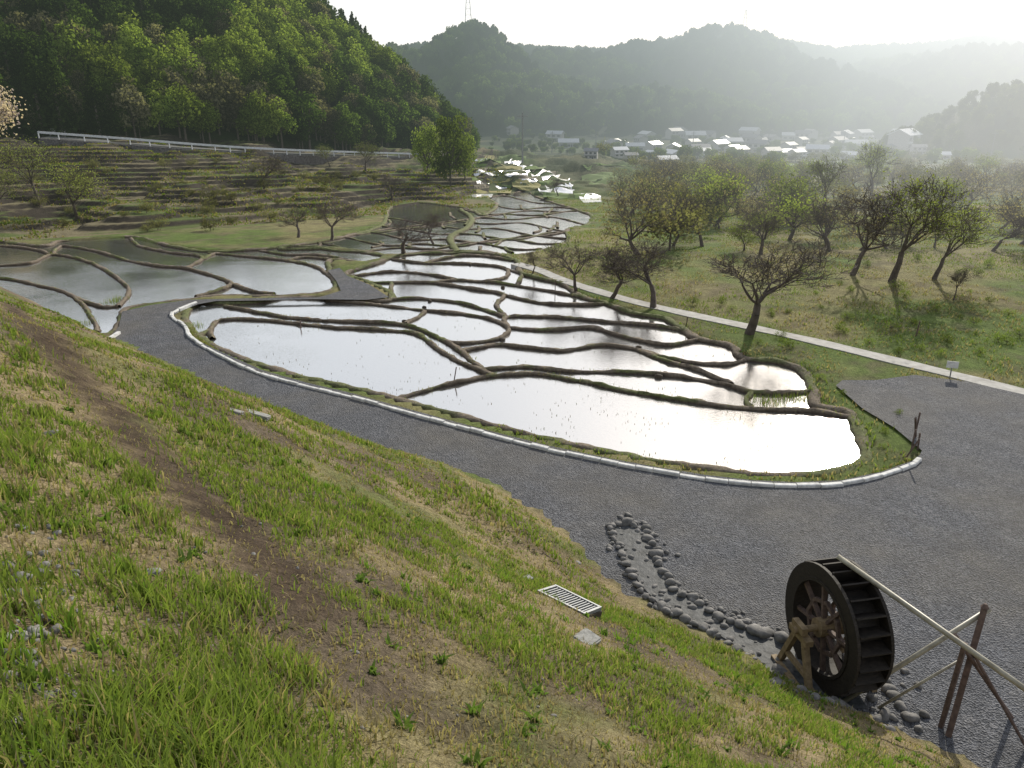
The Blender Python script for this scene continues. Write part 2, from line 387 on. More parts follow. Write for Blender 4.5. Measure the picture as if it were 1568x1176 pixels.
NEAR=[
 [(325,520),(322,505),(340,491),(400,491),(460,497),(520,503),(600,507),(640,513),(670,535),(705,555),(755,577)],
 [(300,520),(322,505)],
 [(345,470),(400,480),(460,489),(540,494),(610,497),(650,508),(685,525),(720,526),(765,519),(778,503),(745,488),(690,480),(620,473),(560,466),(500,461)],
 [(685,525),(710,542),(740,568),(755,577)],
 [(600,615),(640,602),(700,587),(755,577),(820,574),(880,583),(950,598),(1030,612),(1090,621),(1150,627),(1245,632),(1300,640)],
 [(705,540),(760,529),(800,533),(860,538),(920,530),(975,536),(1010,547),(1060,556),(1110,560),(1140,552)],
 [(740,568),(800,563),(860,569),(930,571),(1000,574),(1060,581),(1110,590),(1150,602),(1200,604),(1248,600)],
 [(975,536),(1020,554),(1070,568),(1120,590)],
 [(1150,602),(1143,615),(1152,627)],
 [(778,503),(840,507),(900,503),(940,512),(975,522),(1020,530),(1068,522)],
 [(778,503),(775,487),(830,486),(890,490),(940,495),(1000,500),(1048,508)],
 [(597,460),(640,458),(700,464),(745,476),(775,487)],
 [(775,487),(760,468),(770,452),(720,443),(660,434),(600,434),(562,434)],
 [(770,452),(830,465),(890,468),(925,466)],
 [(600,434),(597,460)],
 [(660,434),(700,430),(745,432),(775,424),(768,410),(700,404),(650,404),(600,398)],
 [(745,432),(790,438),(850,448),(890,456)],
 [(768,410),(800,420)],[(800,420),(792,438)],
 [(540,424),(600,417),(650,420),(700,430)],
 [(650,404),(700,393),(740,393),(785,400)],
 [(620,497),(640,486),(650,477)],
 [(-60,408),(40,405),(80,391),(130,400),(170,420),(197,445),(182,470)],
 [(-60,372),(40,381),(80,391)],
 [(-60,430),(0,427),(60,438),(112,454),(142,490),(150,510)],
 [(112,454),(150,470),(182,470)],
 [(80,391),(95,378),(140,384),(190,398),(240,408),(285,412),(345,430),(350,440),(300,456)],
 [(200,366),(215,378),(262,388),(300,392),(310,398),(285,412)],
 [(310,398),(330,388)],[(345,430),(380,446),(420,452)],
 [(320,388),(380,394),(440,400),(480,408),(508,425)],
 [(440,400),(470,395),(520,400)],[(400,385),(440,391),(490,392),(530,399)],
]
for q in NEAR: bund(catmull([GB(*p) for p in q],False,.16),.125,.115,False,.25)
def inpx(x,y): return bool(inpoly(A([x]),A([y]),MF)[0])
for i,y0 in enumerate([300,307,314,321,329,337,345,352,359,366,373,380]):
    run=[]
    for x in range(440,920,6):
        y=y0+5*math.sin(x/47.+i*1.3)+3*math.sin(x/19.+i*2.1)+(x-700)*.012
        if inpx(x,y) and not(594<x<700 and y<338 and i<5) : run.append((x,y))
        else:
            if len(run)>4: bund(catmull([GB(*p) for p in run],False,.3),.12,.085,False,.3)
            run=[]
    if len(run)>4: bund(catmull([GB(*p) for p in run],False,.3),.12,.085,False,.3)
random.seed(3)
for i in range(42):
    x=random.uniform(450,900); y=random.uniform(312,388)
    q=[(x,y),(x+random.uniform(-5,5),y+5),(x+random.uniform(-14,14),y+9)]
    if all(inpx(*p) for p in q): bund(catmull([GB(*p) for p in q],False,.3),.13,.085,False,.3)
bund(catmull([GB(*p) for p in [(705,322),(722,335),(715,350),(690,365),(700,388)]],False,.4),.3,.18,False,.8)
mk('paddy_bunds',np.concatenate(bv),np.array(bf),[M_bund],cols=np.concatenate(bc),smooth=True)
# ---------------------------------------------------------------- sheets
def sheet(name,pts,mat,skirt=.0):
    bm=bmesh.new(); vs=[bm.verts.new(p) for p in pts]; f=bm.faces.new(vs); f.normal_update()
    if f.normal.z<0: f.normal_flip()
    bmesh.ops.triangulate(bm,faces=[f],ngon_method='EAR_CLIP')
    me=bpy.data.meshes.new(name); bm.to_mesh(me); bm.free(); me.materials.append(mat)
    ob=bpy.data.objects.new(name,me); scene.collection.objects.link(ob); return ob
KERB=[(300,463),(272,474),(263,484),(285,500),(292,516),(335,543),(400,572),(470,592),(540,608),(600,625),(680,647),(760,668),(840,688),(920,705),(1000,720),(1080,733),(1150,741),(1220,744),(1290,741),(1350,728),(1400,710),(1408,703)]
ROADZ=.17
road=[(x,y+(-6 if x>300 else 0)) for x,y in KERB[2:]]
road+=[(1412,690),(1370,655),(1320,625),(1280,590),(1290,582),(1340,582),(1400,574),(1480,584),(1568,604),(1900,690)]
road+=[(2300,900),(1900,1400),(1568,1230),(1400,1200),(1300,1165),(1200,1115),(1100,1060),(1000,1015),(900,930),(830,890),(740,830),(640,760),(560,715),(420,700),(330,665),(200,600),(150,535),(182,500),(187,477),(230,467),(290,459),(360,457),(420,456),(490,455),(522,445),(515,430),(502,414),(520,410),(532,422),(566,436),(596,455),(560,459),(480,458),(400,460),(330,461),(285,469)]
sheet('gravel_road',[W(x,y,ROADZ) for x,y in road],M_grav)
def ribbon(name,pl,w,mat,zf,thick=.0,off=.02):
    n=normals2(pl); V=[];Fc=[]
    for i,p in enumerate(pl):
        z=zf(p[0],p[1])+off; ww=w*(1+.12*math.sin(i*.9)*math.sin(i*.37))
        for a,zz in((-1,z-.25),(-1,z+thick),(1,z+thick),(1,z-.25)):
            V.append((p[0]+n[i][0]*ww*a,p[1]+n[i][1]*ww*a,float(zz)))
    for i in range(len(pl)-1):
        for q in range(3): Fc.append((i*4+q,i*4+q+1,i*4+4+q+1,i*4+4+q))
    return mk(name,V,Fc,[mat])
mb=MB(); kl=catmull([W(x,y,ROADZ+.03) for x,y in KERB],False,.42); kn=normals2(kl)
rr=random.Random(5)
for i in range(len(kl)-1):
    p0=kl[i]; p1=kl[i+1]; d=(p1-p0); p0=p0+d*.02; p1=p1-d*.02
    w=.062+rr.uniform(-.010,.014); z0=ROADZ-.05; zt=ROADZ+.07+rr.uniform(-.02,.015); v=[]
    jx=rr.uniform(-.025,.025)
    for p,nn in((p0,kn[i]),(p1,kn[i+1])):
        for a,z in((-1,z0),(-1,zt-.02),(-.7,zt),(.7,zt),(1,zt-.02),(1,z0)):
            v.append((p[0]+nn[0]*(w*a+jx),p[1]+nn[1]*(w*a+jx),z))
    mb.add(v,[(q,q+1,q+7,q+6) for q in range(5)]+[(0,1,2,3,4,5),(11,10,9,8,7,6)])
kl=catmull([W(x,y,.25) for x,y in [(150,516),(168,517),(182,508)]],False,.4)
for i in range(len(kl)-1): mb.beam((*kl[i],.2),(*kl[i+1],.2),.12,.14)
mb.obj('white_kerb',[M_kerb])
PATH=[GB(x,y,.18)[:2] for x,y in [(790,402),(825,412),(870,430),(960,457),(1050,478),(1150,499),(1250,521),(1350,545),(1450,569),(1568,598),(1700,635)]]
ribbon('concrete_footpath',catmull(PATH,False,.5),.34,M_path,B,off=.14)
RL=[(60,212),(130,217),(200,222),(260,227),(330,232),(400,236),(480,239),(560,241),(650,243)]
lane=[G(x,y,.3,lambda a,c:HS(a,c,False)) for x,y in RL]
lane2=catmull([p[:2] for p in lane],False,2.)
lz=np.interp(lane2[:,0],[p[0] for p in lane],[p[2] for p in lane])
def laneZ(x,y): return float(np.interp(x,[p[0] for p in lane],[p[2] for p in lane]))
mb=MB(); n2=normals2(lane2)
for i in range(len(lane2)-1):
    p=lane2[i];q=lane2[i+1];z=lz[i]; z2=lz[i+1]
    mb.beam((*p,z+.75),(*q,z2+.75),.08,.26)
    mb.beam((*p,z-.8),(*p,z+.85),.1,.1)
mb.obj('guardrail',[M_rail])
ribbon('hillside_lane',lane2+n2*1.7,1.5,M_road,lambda x,y:laneZ(x,y),off=.1)
mb=MB()
for i in range(len(lane2)-1):
    p=lane2[i]-n2[i]*.15;q=lane2[i+1]-n2[i+1]*.15
    mb.beam((*p,lz[i]-.9),(*q,lz[i+1]-.9),.35,1.9)
mb.obj('retaining_wall',[M_stone])
M_crop=simple('crop_field',(.22,.21,.07),(.30,.27,.10),.5,.95,.3)
M_cropg=simple('green_field',(.10,.16,.035),(.15,.21,.055),.5,.95,.3)
M_soil=simple('bare_field',(.14,.12,.085),(.2,.17,.12),.5,.95,.3)
M_fw=simple('far_water',(.8,.8,.8),(.9,.9,.9),.5,.2,.0,spec=1.,metal=.9)
def fld(name,px,mat,off=.14):
    c=[A(G(*p)[:2]) for p in px]; n=8; V=[];Fc=[]
    for i in range(n+1):
        for j in range(n+1):
            u,v=i/n,j/n; q=(c[0]*(1-u)+c[1]*u)*(1-v)+(c[3]*(1-u)+c[2]*u)*v
            wob=A([0,math.sin(q[0]*.35+j)*.35*(1 if j in(0,n) else 0)]); q=q+wob; V.append((q[0],q[1],float(HS(q[0],q[1]))+off))
    for i in range(n):
        for j in range(n): a=i*(n+1)+j; Fc.append((a,a+n+1,a+n+2,a+1))
    mk(name,V,Fc,[mat])
fr=random.Random(21)
fld('flooded_field',[(885,298),(920,301),(921,311),(893,312)],M_fw)
yy=240.
while yy<299:
    hgt=2.6+(yy-240)*.055; x=724+fr.uniform(-4,6); xm=775+(yy-240)*1.9
    while x<xm:
        wd_=fr.uniform(18,48); t_=fr.random(); sk=fr.uniform(-1,2.)
        mt,nm=((M_fw,'flooded_field') if t_<.55 else (M_crop,'crop_field') if t_<.75 else (M_cropg,'green_field') if t_<.9 else (M_soil,'bare_field'))
        if not inpoly(A([x+wd_/2]),A([yy+hgt]),MF)[0]: fld(nm,[(x,yy),(x+wd_,yy+sk*.7),(x+wd_-3,yy+hgt+sk*.7),(x+2,yy+hgt)],mt)
        x+=wd_+fr.uniform(2,9)
    yy+=hgt+1.4
for q in [[(890,270),(980,276),(985,285),(900,285)],[(890,252),(1010,256),(1015,264),(905,262)],[(1020,250),(1120,252),(1130,256),(1025,256)],[(1150,250),(1240,251),(1250,256),(1155,256)],[(1280,248),(1400,249),(1410,256),(1290,256)]]: fld('green_field',q,M_cropg)
for q in [[(960,246),(1010,247),(1015,251),(962,251)],[(1080,244),(1160,245),(1165,249),(1085,249)]]: fld('bare_field',q,M_soil)
# ---------------------------------------------------------------- grass
GV=[];GC=[]
def blades(x,y,z,h,w,col,lean=.5):
    n=len(x); a=RNG.uniform(0,2*np.pi,n); wx=np.cos(a)*w/2; wy=np.sin(a)*w/2
    la=RNG.uniform(0,2*np.pi,n); l=RNG.uniform(.1,1,n)*lean*h; lx=np.cos(la)*l; ly=np.sin(la)*l
    V=np.zeros((n,5,3))
    V[:,0]=np.stack([x-wx,y-wy,z-.02],1); V[:,1]=np.stack([x+wx,y+wy,z-.02],1)
    V[:,2]=np.stack([x-wx*.8+lx*.35,y-wy*.8+ly*.35,z+h*.6],1); V[:,3]=np.stack([x+wx*.8+lx*.35,y+wy*.8+ly*.35,z+h*.6],1)
    V[:,4]=np.stack([x+lx,y+ly,z+h],1)
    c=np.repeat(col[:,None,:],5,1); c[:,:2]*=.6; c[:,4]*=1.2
    GV.append(V.reshape(-1,3)); GC.append(c.reshape(-1,3))
def flush(name):
    V=np.concatenate(GV); C_=np.concatenate(GC); n=len(V)//5; b0=np.arange(n)[:,None]*5
    T=np.concatenate([b0+A([[0,1,3]]),b0+A([[0,3,2]]),b0+A([[2,3,4]])],0)
    mk(name,V,T,[M_grass],cols=C_); GV.clear(); GC.clear()
def gcol(n,x,y,green):
    g1=A([.12,.17,.040]);g2=A([.20,.25,.065]);st=A([.37,.31,.19]);br=A([.18,.14,.09])
    t=RNG.uniform(0,1,n)[:,None]; gr=g1*(1-t)+g2*t; s=st*(1-t)+br*t
    isg=(RNG.uniform(0,1,n)<green)[:,None]; return np.where(isg,gr,s)
N=430000
th=RNG.uniform(math.radians(-48),math.radians(52),N); r=1.1+RNG.uniform(0,1,N)**1.25*34
x=r*np.sin(th); y=r*np.cos(th)
cl=RNG.integers(0,N,N); k=RNG.uniform(0,1,N)<.7
cx=x[cl//12*12 % N]; cy=y[cl//12*12 % N]
x=np.where(k,cx+RNG.normal(0,.035,N)*(1+np.hypot(cx,cy)*.05),x); y=np.where(k,cy+RNG.normal(0,.035,N)*(1+np.hypot(cx,cy)*.05),y)
z=HS(x,y); dens=fbm(x/1.1,y/1.1,71); dpth=dpoly(x,y,PATHH,False); big=fbm(x/3.5,y/3.5,72)
gp=sst(.43,.58,big*.45+dens*.3+.25*fbm(x/.5,y/.5,73))
keep=(SE(x,y)<11.05)&(z>.22)&(RNG.uniform(0,1,N)<.16+.8*gp)&(RNG.uniform(0,1,N)<sst(.16,.45,dpth)+.04)&(np.hypot(x,y)>1.1)
x=x[keep];y=y[keep];z=z[keep];dens=dens[keep];gp=gp[keep]; n=len(x)
dist=np.hypot(x,y)
h=RNG.uniform(.02,.07,n)*(.5+.9*gp)*(1+.6*sst(4,1.5,dist)); h*=np.where(fbm(x/.6,y/.6,75)>.62,1.6,1.)
w=(.0045+.0010*dist)*RNG.uniform(.7,1.5,n)
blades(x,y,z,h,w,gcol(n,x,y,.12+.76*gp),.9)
cx=RNG.uniform(-6,6.,380); cy=RNG.uniform(1.2,9.,380); ok=(fbm(cx/2,cy/2,76)>.47)&(SE(cx,cy)<10.5)&(dpoly(cx,cy,PATHH,False)>.5); cx=cx[ok];cy=cy[ok]
xs=np.repeat(cx,18)+RNG.normal(0,.035,len(cx)*18); ys_=np.repeat(cy,18)+RNG.normal(0,.035,len(cx)*18)
m=(np.hypot(xs,ys_)>1.5); xs=xs[m];ys_=ys_[m]; n=len(xs)
blades(xs,ys_,HS(xs,ys_),RNG.uniform(.04,.13,n),RNG.uniform(.006,.016,n),gcol(n,xs,ys_,np.full(n,.95))*A([.85,1.1,.7]),.9)
cx=RNG.uniform(-6,6.,600); cy=RNG.uniform(1.2,10.,600); ok=(SE(cx,cy)<10.5)&(fbm(cx/1.2,cy/1.2,77)>.45)&(dpoly(cx,cy,PATHH,False)>.4); cx=cx[ok];cy=cy[ok]
xs=np.repeat(cx,12)+RNG.normal(0,.02,len(cx)*12); ys_=np.repeat(cy,12)+RNG.normal(0,.02,len(cx)*12); n=len(xs)
blades(xs,ys_,HS(xs,ys_)+.01,RNG.uniform(.02,.06,n),RNG.uniform(.015,.032,n),gcol(n,xs,ys_,np.ones(n))*A([.85,1.0,1.0]),2.2)
n=44000; th=RNG.uniform(-.8,.9,n); r=1.2+RNG.uniform(0,1,n)*15; x=r*np.sin(th); y=r*np.cos(th); m=(SE(x,y)<11); x=x[m];y=y[m]; n=len(x)
blades(x,y,HS(x,y)+.01,RNG.uniform(.01,.03,n),RNG.uniform(.004,.010,n),gcol(n,x,y,.0)*1.1,5.)
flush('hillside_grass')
N=200000
x=RNG.uniform(-2,48,N); y=12+RNG.uniform(0,1,N)**1.2*75
dpth=dpoly(x,y,PATH,False)
rpoly=[W(px,py,ROADZ)[:2] for px,py in road]
keep=(~inmask(x,y))&(~inpoly(x,y,rpoly))&(dpth>.40)&(x/y<.8)&(x>-.1*y)&(fbm(x/1.5,y/1.5,81)>.42)
x=x[keep];y=y[keep];n=len(x);z=HS(x,y)+.09
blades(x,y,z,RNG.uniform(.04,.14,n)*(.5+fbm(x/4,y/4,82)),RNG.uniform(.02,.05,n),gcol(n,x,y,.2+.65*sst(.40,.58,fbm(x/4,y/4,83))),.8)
bp=np.concatenate([p for p in BPTS]); k=RNG.integers(0,len(bp),13000); q=bp[k]+RNG.normal(0,.07,(13000,2))
kk=(fbm(q[:,0]*.7,q[:,1]*.7,84)>.5)&(q[:,1]<50); q=q[kk]; n=len(q)
blades(q[:,0],q[:,1],B(q[:,0],q[:,1])+.08,RNG.uniform(.03,.08,n),RNG.uniform(.01,.02,n),gcol(n,q[:,0],q[:,1],.45),.8)
vk=catmull([W(x,y,.2) for x,y in KERB[3:]],False,.05); nn=normals2(vk); t=RNG.integers(0,len(vk),12000)
q=vk[t]+nn[t]*RNG.uniform(.05,.32,12000)[:,None]; kk=fbm(q[:,0]*.9,q[:,1]*.9,86)>.42; q=q[kk]; n=len(q)
blades(q[:,0],q[:,1],np.full(n,.10),RNG.uniform(.03,.10,n),RNG.uniform(.01,.02,n),gcol(n,q[:,0],q[:,1],.5),.8)
flush('meadow_grass')
N=70000
x=RNG.uniform(-66,0,N); y=RNG.uniform(45,112,N); i_,d_=mount(x,y); keep=(~i_)&(d_<64)&(x/y>-.72)&(~inmask(x,y))&(fbm(x/3,y/3,85)>.47); x=x[keep];y=y[keep]; n=len(x)
blades(x,y,HS(x,y)+.10,RNG.uniform(.06,.2,n),RNG.uniform(.06,.14,n),gcol(n,x,y,.5)*.8,.8)
flush('terrace_grass')
# ---------------------------------------------------------------- trees
def seg_mesh(segs,n=4):
    P0=A([s[0] for s in segs]);P1=A([s[1] for s in segs]);R0=A([s[2] for s in segs]);R1=A([s[3] for s in segs])
    d=P1-P0; d/=np.linalg.norm(d,axis=1)[:,None]+1e-9
    up=np.where(np.abs(d[:,2:3])<.9,A([[0,0,1.]]),A([[1.,0,0]])); u=np.cross(d,up); u/=np.linalg.norm(u,axis=1)[:,None]; v=np.cross(d,u)
    V=[];k=len(segs)
    for Pp,R in((P0,R0),(P1,R1)):
        for i in range(n):
            a=2*math.pi*i/n; V.append(Pp+(u*math.cos(a)+v*math.sin(a))*R[:,None])
    V=np.stack(V,1).reshape(-1,3); b0=np.arange(k)[:,None]*2*n
    Fc=np.concatenate([b0+A([[i,(i+1)%n,n+(i+1)%n,n+i]]) for i in range(n)],0)
    return V,Fc
def grow(rs,H,spread=1.,nch=(5,4,4,3,3),trunk=.25,up=.35):
    segs=[];tips=[]; rmin=H*.0014
    def rec(p,d,L,r,lv):
        ns=3 if lv<3 else 2; pp=p
        for i in range(ns):
            d=d+np.array([rs.gauss(0,.18),rs.gauss(0,.18),rs.gauss(0,.12)+up*.12*(lv>0)]); d=d/np.linalg.norm(d)
            q=pp+d*L/ns; r2=max(r*(.86 if lv<4 else .7),rmin)
            segs.append((pp,q,r,r2)); pp=q; r=r2
            if 0<lv<len(nch) and i<ns-1 and rs.random()<.5: child(pp,d,L*.55,r*.5,lv)
        if lv>=len(nch): tips.append(pp); return
        for c in range(nch[lv]): child(pp,d,L*(.95 if lv==0 else .68),r*.58,lv)
    def child(p,d,L,r,lv):
        a=rs.uniform(0,2*math.pi); t=rs.uniform(.45,1.0)*spread
        e=np.array([math.cos(a),math.sin(a),0.]); e=e-d*np.dot(e,d); e=e/(np.linalg.norm(e)+1e-9)
        dd=d*math.cos(t)+e*math.sin(t); dd[2]=max(dd[2],-.1)+.05; rec(p,dd/np.linalg.norm(dd),L*rs.uniform(.75,1.15),max(r,rmin),lv+1)
    rec(np.zeros(3),np.array([rs.gauss(0,.1),rs.gauss(0,.1),1.]),H*trunk,H*.03,0)
    return segs,tips
def leafquads(c,size,rng,flat=0.):
    n=len(c); a=rng.normal(size=(n,3)); a/=np.linalg.norm(a,axis=1)[:,None]; b_=rng.normal(size=(n,3)); b_=np.cross(a,b_); b_/=np.linalg.norm(b_,axis=1)[:,None]
    s=(size*rng.uniform(.6,1.3,n))[:,None]; V=np.stack([c-a*s*.6,c+b_*s*.4,c+a*s*.6,c-b_*s*.4],1).reshape(-1,3)
    return V,np.arange(4*n).reshape(n,4)
def tree_mesh(name,seed,H,spread,leaf=0,lsize=.09,lcol=((.1,.15,.03),(.16,.2,.05)),nch=(5,4,4,3,3),trunk=.25,lrad=.2):
    rs=random.Random(seed); rng=np.random.default_rng(seed); segs,tips=grow(rs,H,spread,nch,trunk)
    V,Fc=seg_mesh(segs,4); zs=V[:,2].max(); V*=H/zs; cols=np.tile(A([.06,.05,.04]),(len(V),1)); mi=np.zeros(len(Fc),int)
    if leaf:
        T=A(tips)*H/zs; k=rng.integers(0,len(T),leaf); c=T[k]+rng.normal(0,lrad,(leaf,3))
        lv,lf=leafquads(c,lsize,rng); t=rng.uniform(0,1,leaf)[:,None]; cc=A(lcol[0])*(1-t)+A(lcol[1])*t
        Fc=np.concatenate([Fc,lf+len(V)]); mi=np.concatenate([mi,np.ones(leaf,int)]); V=np.concatenate([V,lv]); cols=np.concatenate([cols,np.repeat(cc,4,0)])
    ob=mk(name,V,Fc,[M_bark,M_leaf],cols=cols,mi=mi); return ob
def crown_mesh(name,seed,H,R,nq,lsize,c1,c2,kind='round'):
    rng=np.random.default_rng(seed); rs=random.Random(seed)
    segs=[(A([0,0,-1.5]),A([0,0,H*.55]),H*.03,H*.015)]
    cs=[];cc=[]
    if kind=='round':
        nc=16
        for i in range(nc):
            a=rs.uniform(0,6.28); ph=rs.uniform(-.7,1.); rr=R*.62*math.sqrt(max(0,1-ph*ph))*rs.uniform(.6,1.1)
            c=A([rr*math.cos(a),rr*math.sin(a),H*.58+ph*H*.32]); segs.append((A([0,0,H*.35]),c,H*.012,H*.004))
            k=nq//nc; d=rng.normal(size=(k,3)); d/=np.linalg.norm(d,axis=1)[:,None]; cs.append(c+d*(R*rs.uniform(.28,.45))*rng.uniform(.5,1.1,(k,1)))
            t=rs.uniform(0,1); cc.append(np.tile(A(c1)*(1-t)+A(c2)*t,(k,1)))
    else:
        lv=14
        for i in range(lv):
            t=i/(lv-1); k=int(nq/lv*(1.5-t)); zz=H*(.15+.85*t); rr=R*(1-t)**.8+.1
            a=rng.uniform(0,6.28,k); q=rr*np.sqrt(rng.uniform(.1,1,k))*(1+.2*np.sin(a*5+i)); cs.append(np.stack([q*np.cos(a),q*np.sin(a),zz-q*.35+rng.normal(0,.2,k)],1))
            tt=rng.uniform(0,1,(k,1)); cc.append(A(c1)*(1-tt)+A(c2)*tt)
    V,Fc=seg_mesh(segs,5); c=np.concatenate(cs); cl=np.concatenate(cc); lv_,lf=leafquads(c,lsize,rng)
    cols=np.concatenate([np.tile(A([.05,.04,.03]),(len(V),1)),np.repeat(cl,4,0)]); mi=np.concatenate([np.zeros(len(Fc),int),np.ones(len(lf),int)])
    return mk(name,np.concatenate([V,lv_]),np.concatenate([Fc,lf+len(V)]),[M_bark,M_leaf],cols=cols,mi=mi)
def scatter(name,proto,pts,sc,faceZ=None):
    pts=A(pts); n=len(pts)
    if n==0: return
    a=RNG.uniform(0,2*np.pi,n); s=A(sc)*np.ones(n)/2*math.sqrt(2)
    V=np.stack([pts+np.stack([np.cos(a+k*np.pi/2)*s,np.sin(a+k*np.pi/2)*s,0*s],1) for k in range(4)],1).reshape(-1,3)
    ob=mk(name,V,np.arange(4*n).reshape(n,4),[]); ob.instance_type='FACES'; ob.use_instance_faces_scale=True; ob.instance_faces_scale=1.
    ob.show_instancer_for_render=False; ob.show_instancer_for_viewport=False; proto.parent=ob
DK1,DK2=(.028,.045,.016),(.055,.08,.026); MD1,MD2=(.055,.085,.022),(.10,.14,.038); LT1,LT2=(.125,.175,.04),(.21,.255,.06); BR1,BR2=(.12,.11,.075),(.18,.17,.11)
N=16000
x=RNG.uniform(-190,0,N); y=RNG.uniform(95,270,N); i_,d_=mount(x,y)
keep=(i_|(d_<1.5))&(x/y>-.85); x=x[keep];y=y[keep]
k=RNG.uniform(0,1,len(x))<.6; x=x[k];y=y[k]; z=HS(x,y,False)-.3
sp_=fbm(x/18,y/18,91)+RNG.normal(0,.05,len(x)); i_,d_=mount(x,y)
kinds=[('evergreen_tree','cone',DK1,DK2,9,2.3),('oak_tree','round',MD1,MD2,6.5,2.7),('spring_tree','round',LT1,LT2,6.5,2.7),('budding_tree','round',BR1,BR2,6,2.5),('dark_oak_tree','round',DK1,MD1,7,2.8)]
sel=np.where(sp_<.40,0,np.where(sp_<.49,4,np.where(sp_<.54,1,np.where(sp_<.59,3,2))))
sel=np.where((d_<6)&i_&(RNG.uniform(0,1,len(x))<.5),3,sel)
sel=np.where((x>-32)&(RNG.uniform(0,1,len(x))<.5),1,sel)
for i,(nm,kd,c1,c2,hh,rr_) in enumerate(kinds):
    pr_=crown_mesh(nm,20+i,hh,rr_,1100,.38,c1,c2,kd); m=sel==i
    scatter('mountain_forest',pr_,np.stack([x[m],y[m],z[m]],1),RNG.uniform(.55,1.25,m.sum()))
N=15000
x=RNG.uniform(-420,760,N); y=RNG.uniform(560,1280,N); keep=(x/y>-.36)&(x/y<.72); x=x[keep];y=y[keep]; z=HS(x,y)-1
gx=(HS(x+4,y)-HS(x-4,y))/8; gy=(HS(x,y+4)-HS(x,y-4))/8; m=(np.hypot(gx,gy)>.07)|(RNG.uniform(0,1,len(x))<.15); x=x[m];y=y[m];z=z[m]
for i,(c1,c2) in enumerate(((DK1,MD1),(MD2,LT1))):
    pr_=crown_mesh('woodland_tree',40+i,10,5,260,1.5,c1,c2,'round'); q=fbm(x/90,y/90,96)+RNG.normal(0,.1,len(x)); m=(q<.5) if i==0 else (q>=.5)
    scatter('distant_forest',pr_,np.stack([x[m],y[m],z[m]],1),RNG.uniform(.7,1.3,m.sum()))
def regpts(poly,n,seed):
    w=A([G(*p)[:2] for p in poly]); r=np.random.default_rng(seed); X_=r.uniform(w[:,0].min(),w[:,0].max(),n*6); Y_=r.uniform(w[:,1].min(),w[:,1].max(),n*6)
    k=inpoly(X_,Y_,[tuple(q) for q in w]); X_=X_[k][:n];Y_=Y_[k][:n]; return np.stack([X_,Y_,HS(X_,Y_)-.1],1)
pb1=tree_mesh('budding_shrub',60,3.2,1.1,500,.11,((.17,.14,.10),(.22,.19,.12)),(5,4,4,2),.2,.25)
pb2=tree_mesh('green_shrub',61,3.2,1.1,900,.14,((.14,.17,.05),(.20,.23,.075)),(5,4,3,2),.2,.3)
pb3=crown_mesh('thicket_shrub',62,3.4,2.2,800,.18,(.09,.085,.05),(.15,.145,.08),'round')
S=regpts([(905,345),(930,300),(1010,262),(1240,262),(1250,330),(1220,365),(1000,352)],190,1)
S2=regpts([(1240,300),(1300,262),(1600,270),(1600,345),(1450,330),(1260,345)],110,2)
S3=regpts([(900,262),(950,255),(1240,250),(1600,262),(1600,240),(1250,238),(900,238)],130,4)
S4=regpts([(20,360),(60,250),(350,250),(600,270),(560,320),(450,350),(300,360)],90,5)
S5=regpts([(940,400),(1000,360),(1300,340),(1600,350),(1600,390),(1250,385)],26,6)
al=np.concatenate([S,S2,S5]); k=RNG.uniform(0,1,len(al))
scatter('valley_scrub',pb1,al[k<.68],RNG.uniform(.5,1.15,(k<.68).sum()))
scatter('valley_scrub',pb2,al[(k>=.68)&(k<.82)],RNG.uniform(.5,1.2,((k>=.68)&(k<.82)).sum()))
k2=k>=.82; al2=np.concatenate([al[k2],S3,S4]); sc_=np.concatenate([RNG.uniform(.5,1.1,k2.sum()),RNG.uniform(.4,1.1,len(S3)),RNG.uniform(.12,.42,len(S4))])
scatter('valley_scrub',pb3,al2,sc_)
N=5200
x=RNG.uniform(60,330,N); y=RNG.uniform(95,420,N); i1=inpoly(x,y,RHILL)|(np.hypot((x-175)/34,(y-300)/38)<1.1); keep=i1&(x/y<.85); x=x[keep];y=y[keep]
pr_=crown_mesh('slope_tree',70,6,2.8,700,.5,(.07,.08,.045),(.12,.13,.06),'round'); scatter('right_slope_forest',pr_,np.stack([x,y,HS(x,y)-.3],1),RNG.uniform(.5,1.1,len(x)))
N=1500
x=RNG.uniform(-30,400,N); y=RNG.uniform(210,640,N); keep=(x/y<.7)&(x/y>-.03)&(fbm(x/30,y/30,95)>.5)&~((x/y<.1)&(y<330)); x=x[keep];y=y[keep]
pr_=crown_mesh('hedge_tree',71,6,3.,500,.6,(.06,.08,.03),(.12,.15,.05),'round'); scatter('valley_trees',pr_,np.stack([x,y,HS(x,y)-.3],1),RNG.uniform(.35,.95,len(x)))
bare=[tree_mesh('bare_cherry_tree',100+i,1.,1.05,350,.012,((.14,.11,.08),(.18,.16,.09)),(5,4,4,3,3),.24,.03) for i in range(3)]
bud=[tree_mesh('budding_tree',110+i,1.,.85,2000,.016,((.17,.20,.06),(.25,.28,.09)),(5,4,4,3,2),.26,.05) for i in range(2)]
rnd=[crown_mesh('leafy_tree',120+i,1.,.42,2600,.035,(.09,.12,.035),(.17,.21,.055),'round') for i in range(2)]
def place(src,base,top,name,wid=1.,sink=0.):
    p=G(base[0],base[1],.10); r=ray(base[0],top)
    t=p[1]/r[1]; H_=CAMZ+r[2]*t-p[2]
    o=bpy.data.objects.new(name,src.data); scene.collection.objects.link(o); o.location=(p[0],p[1],p[2]-sink*H_); o.scale=(H_*wid,H_*wid,H_*(1+sink)); o.rotation_euler=(0,0,random.uniform(0,6.28)); return o
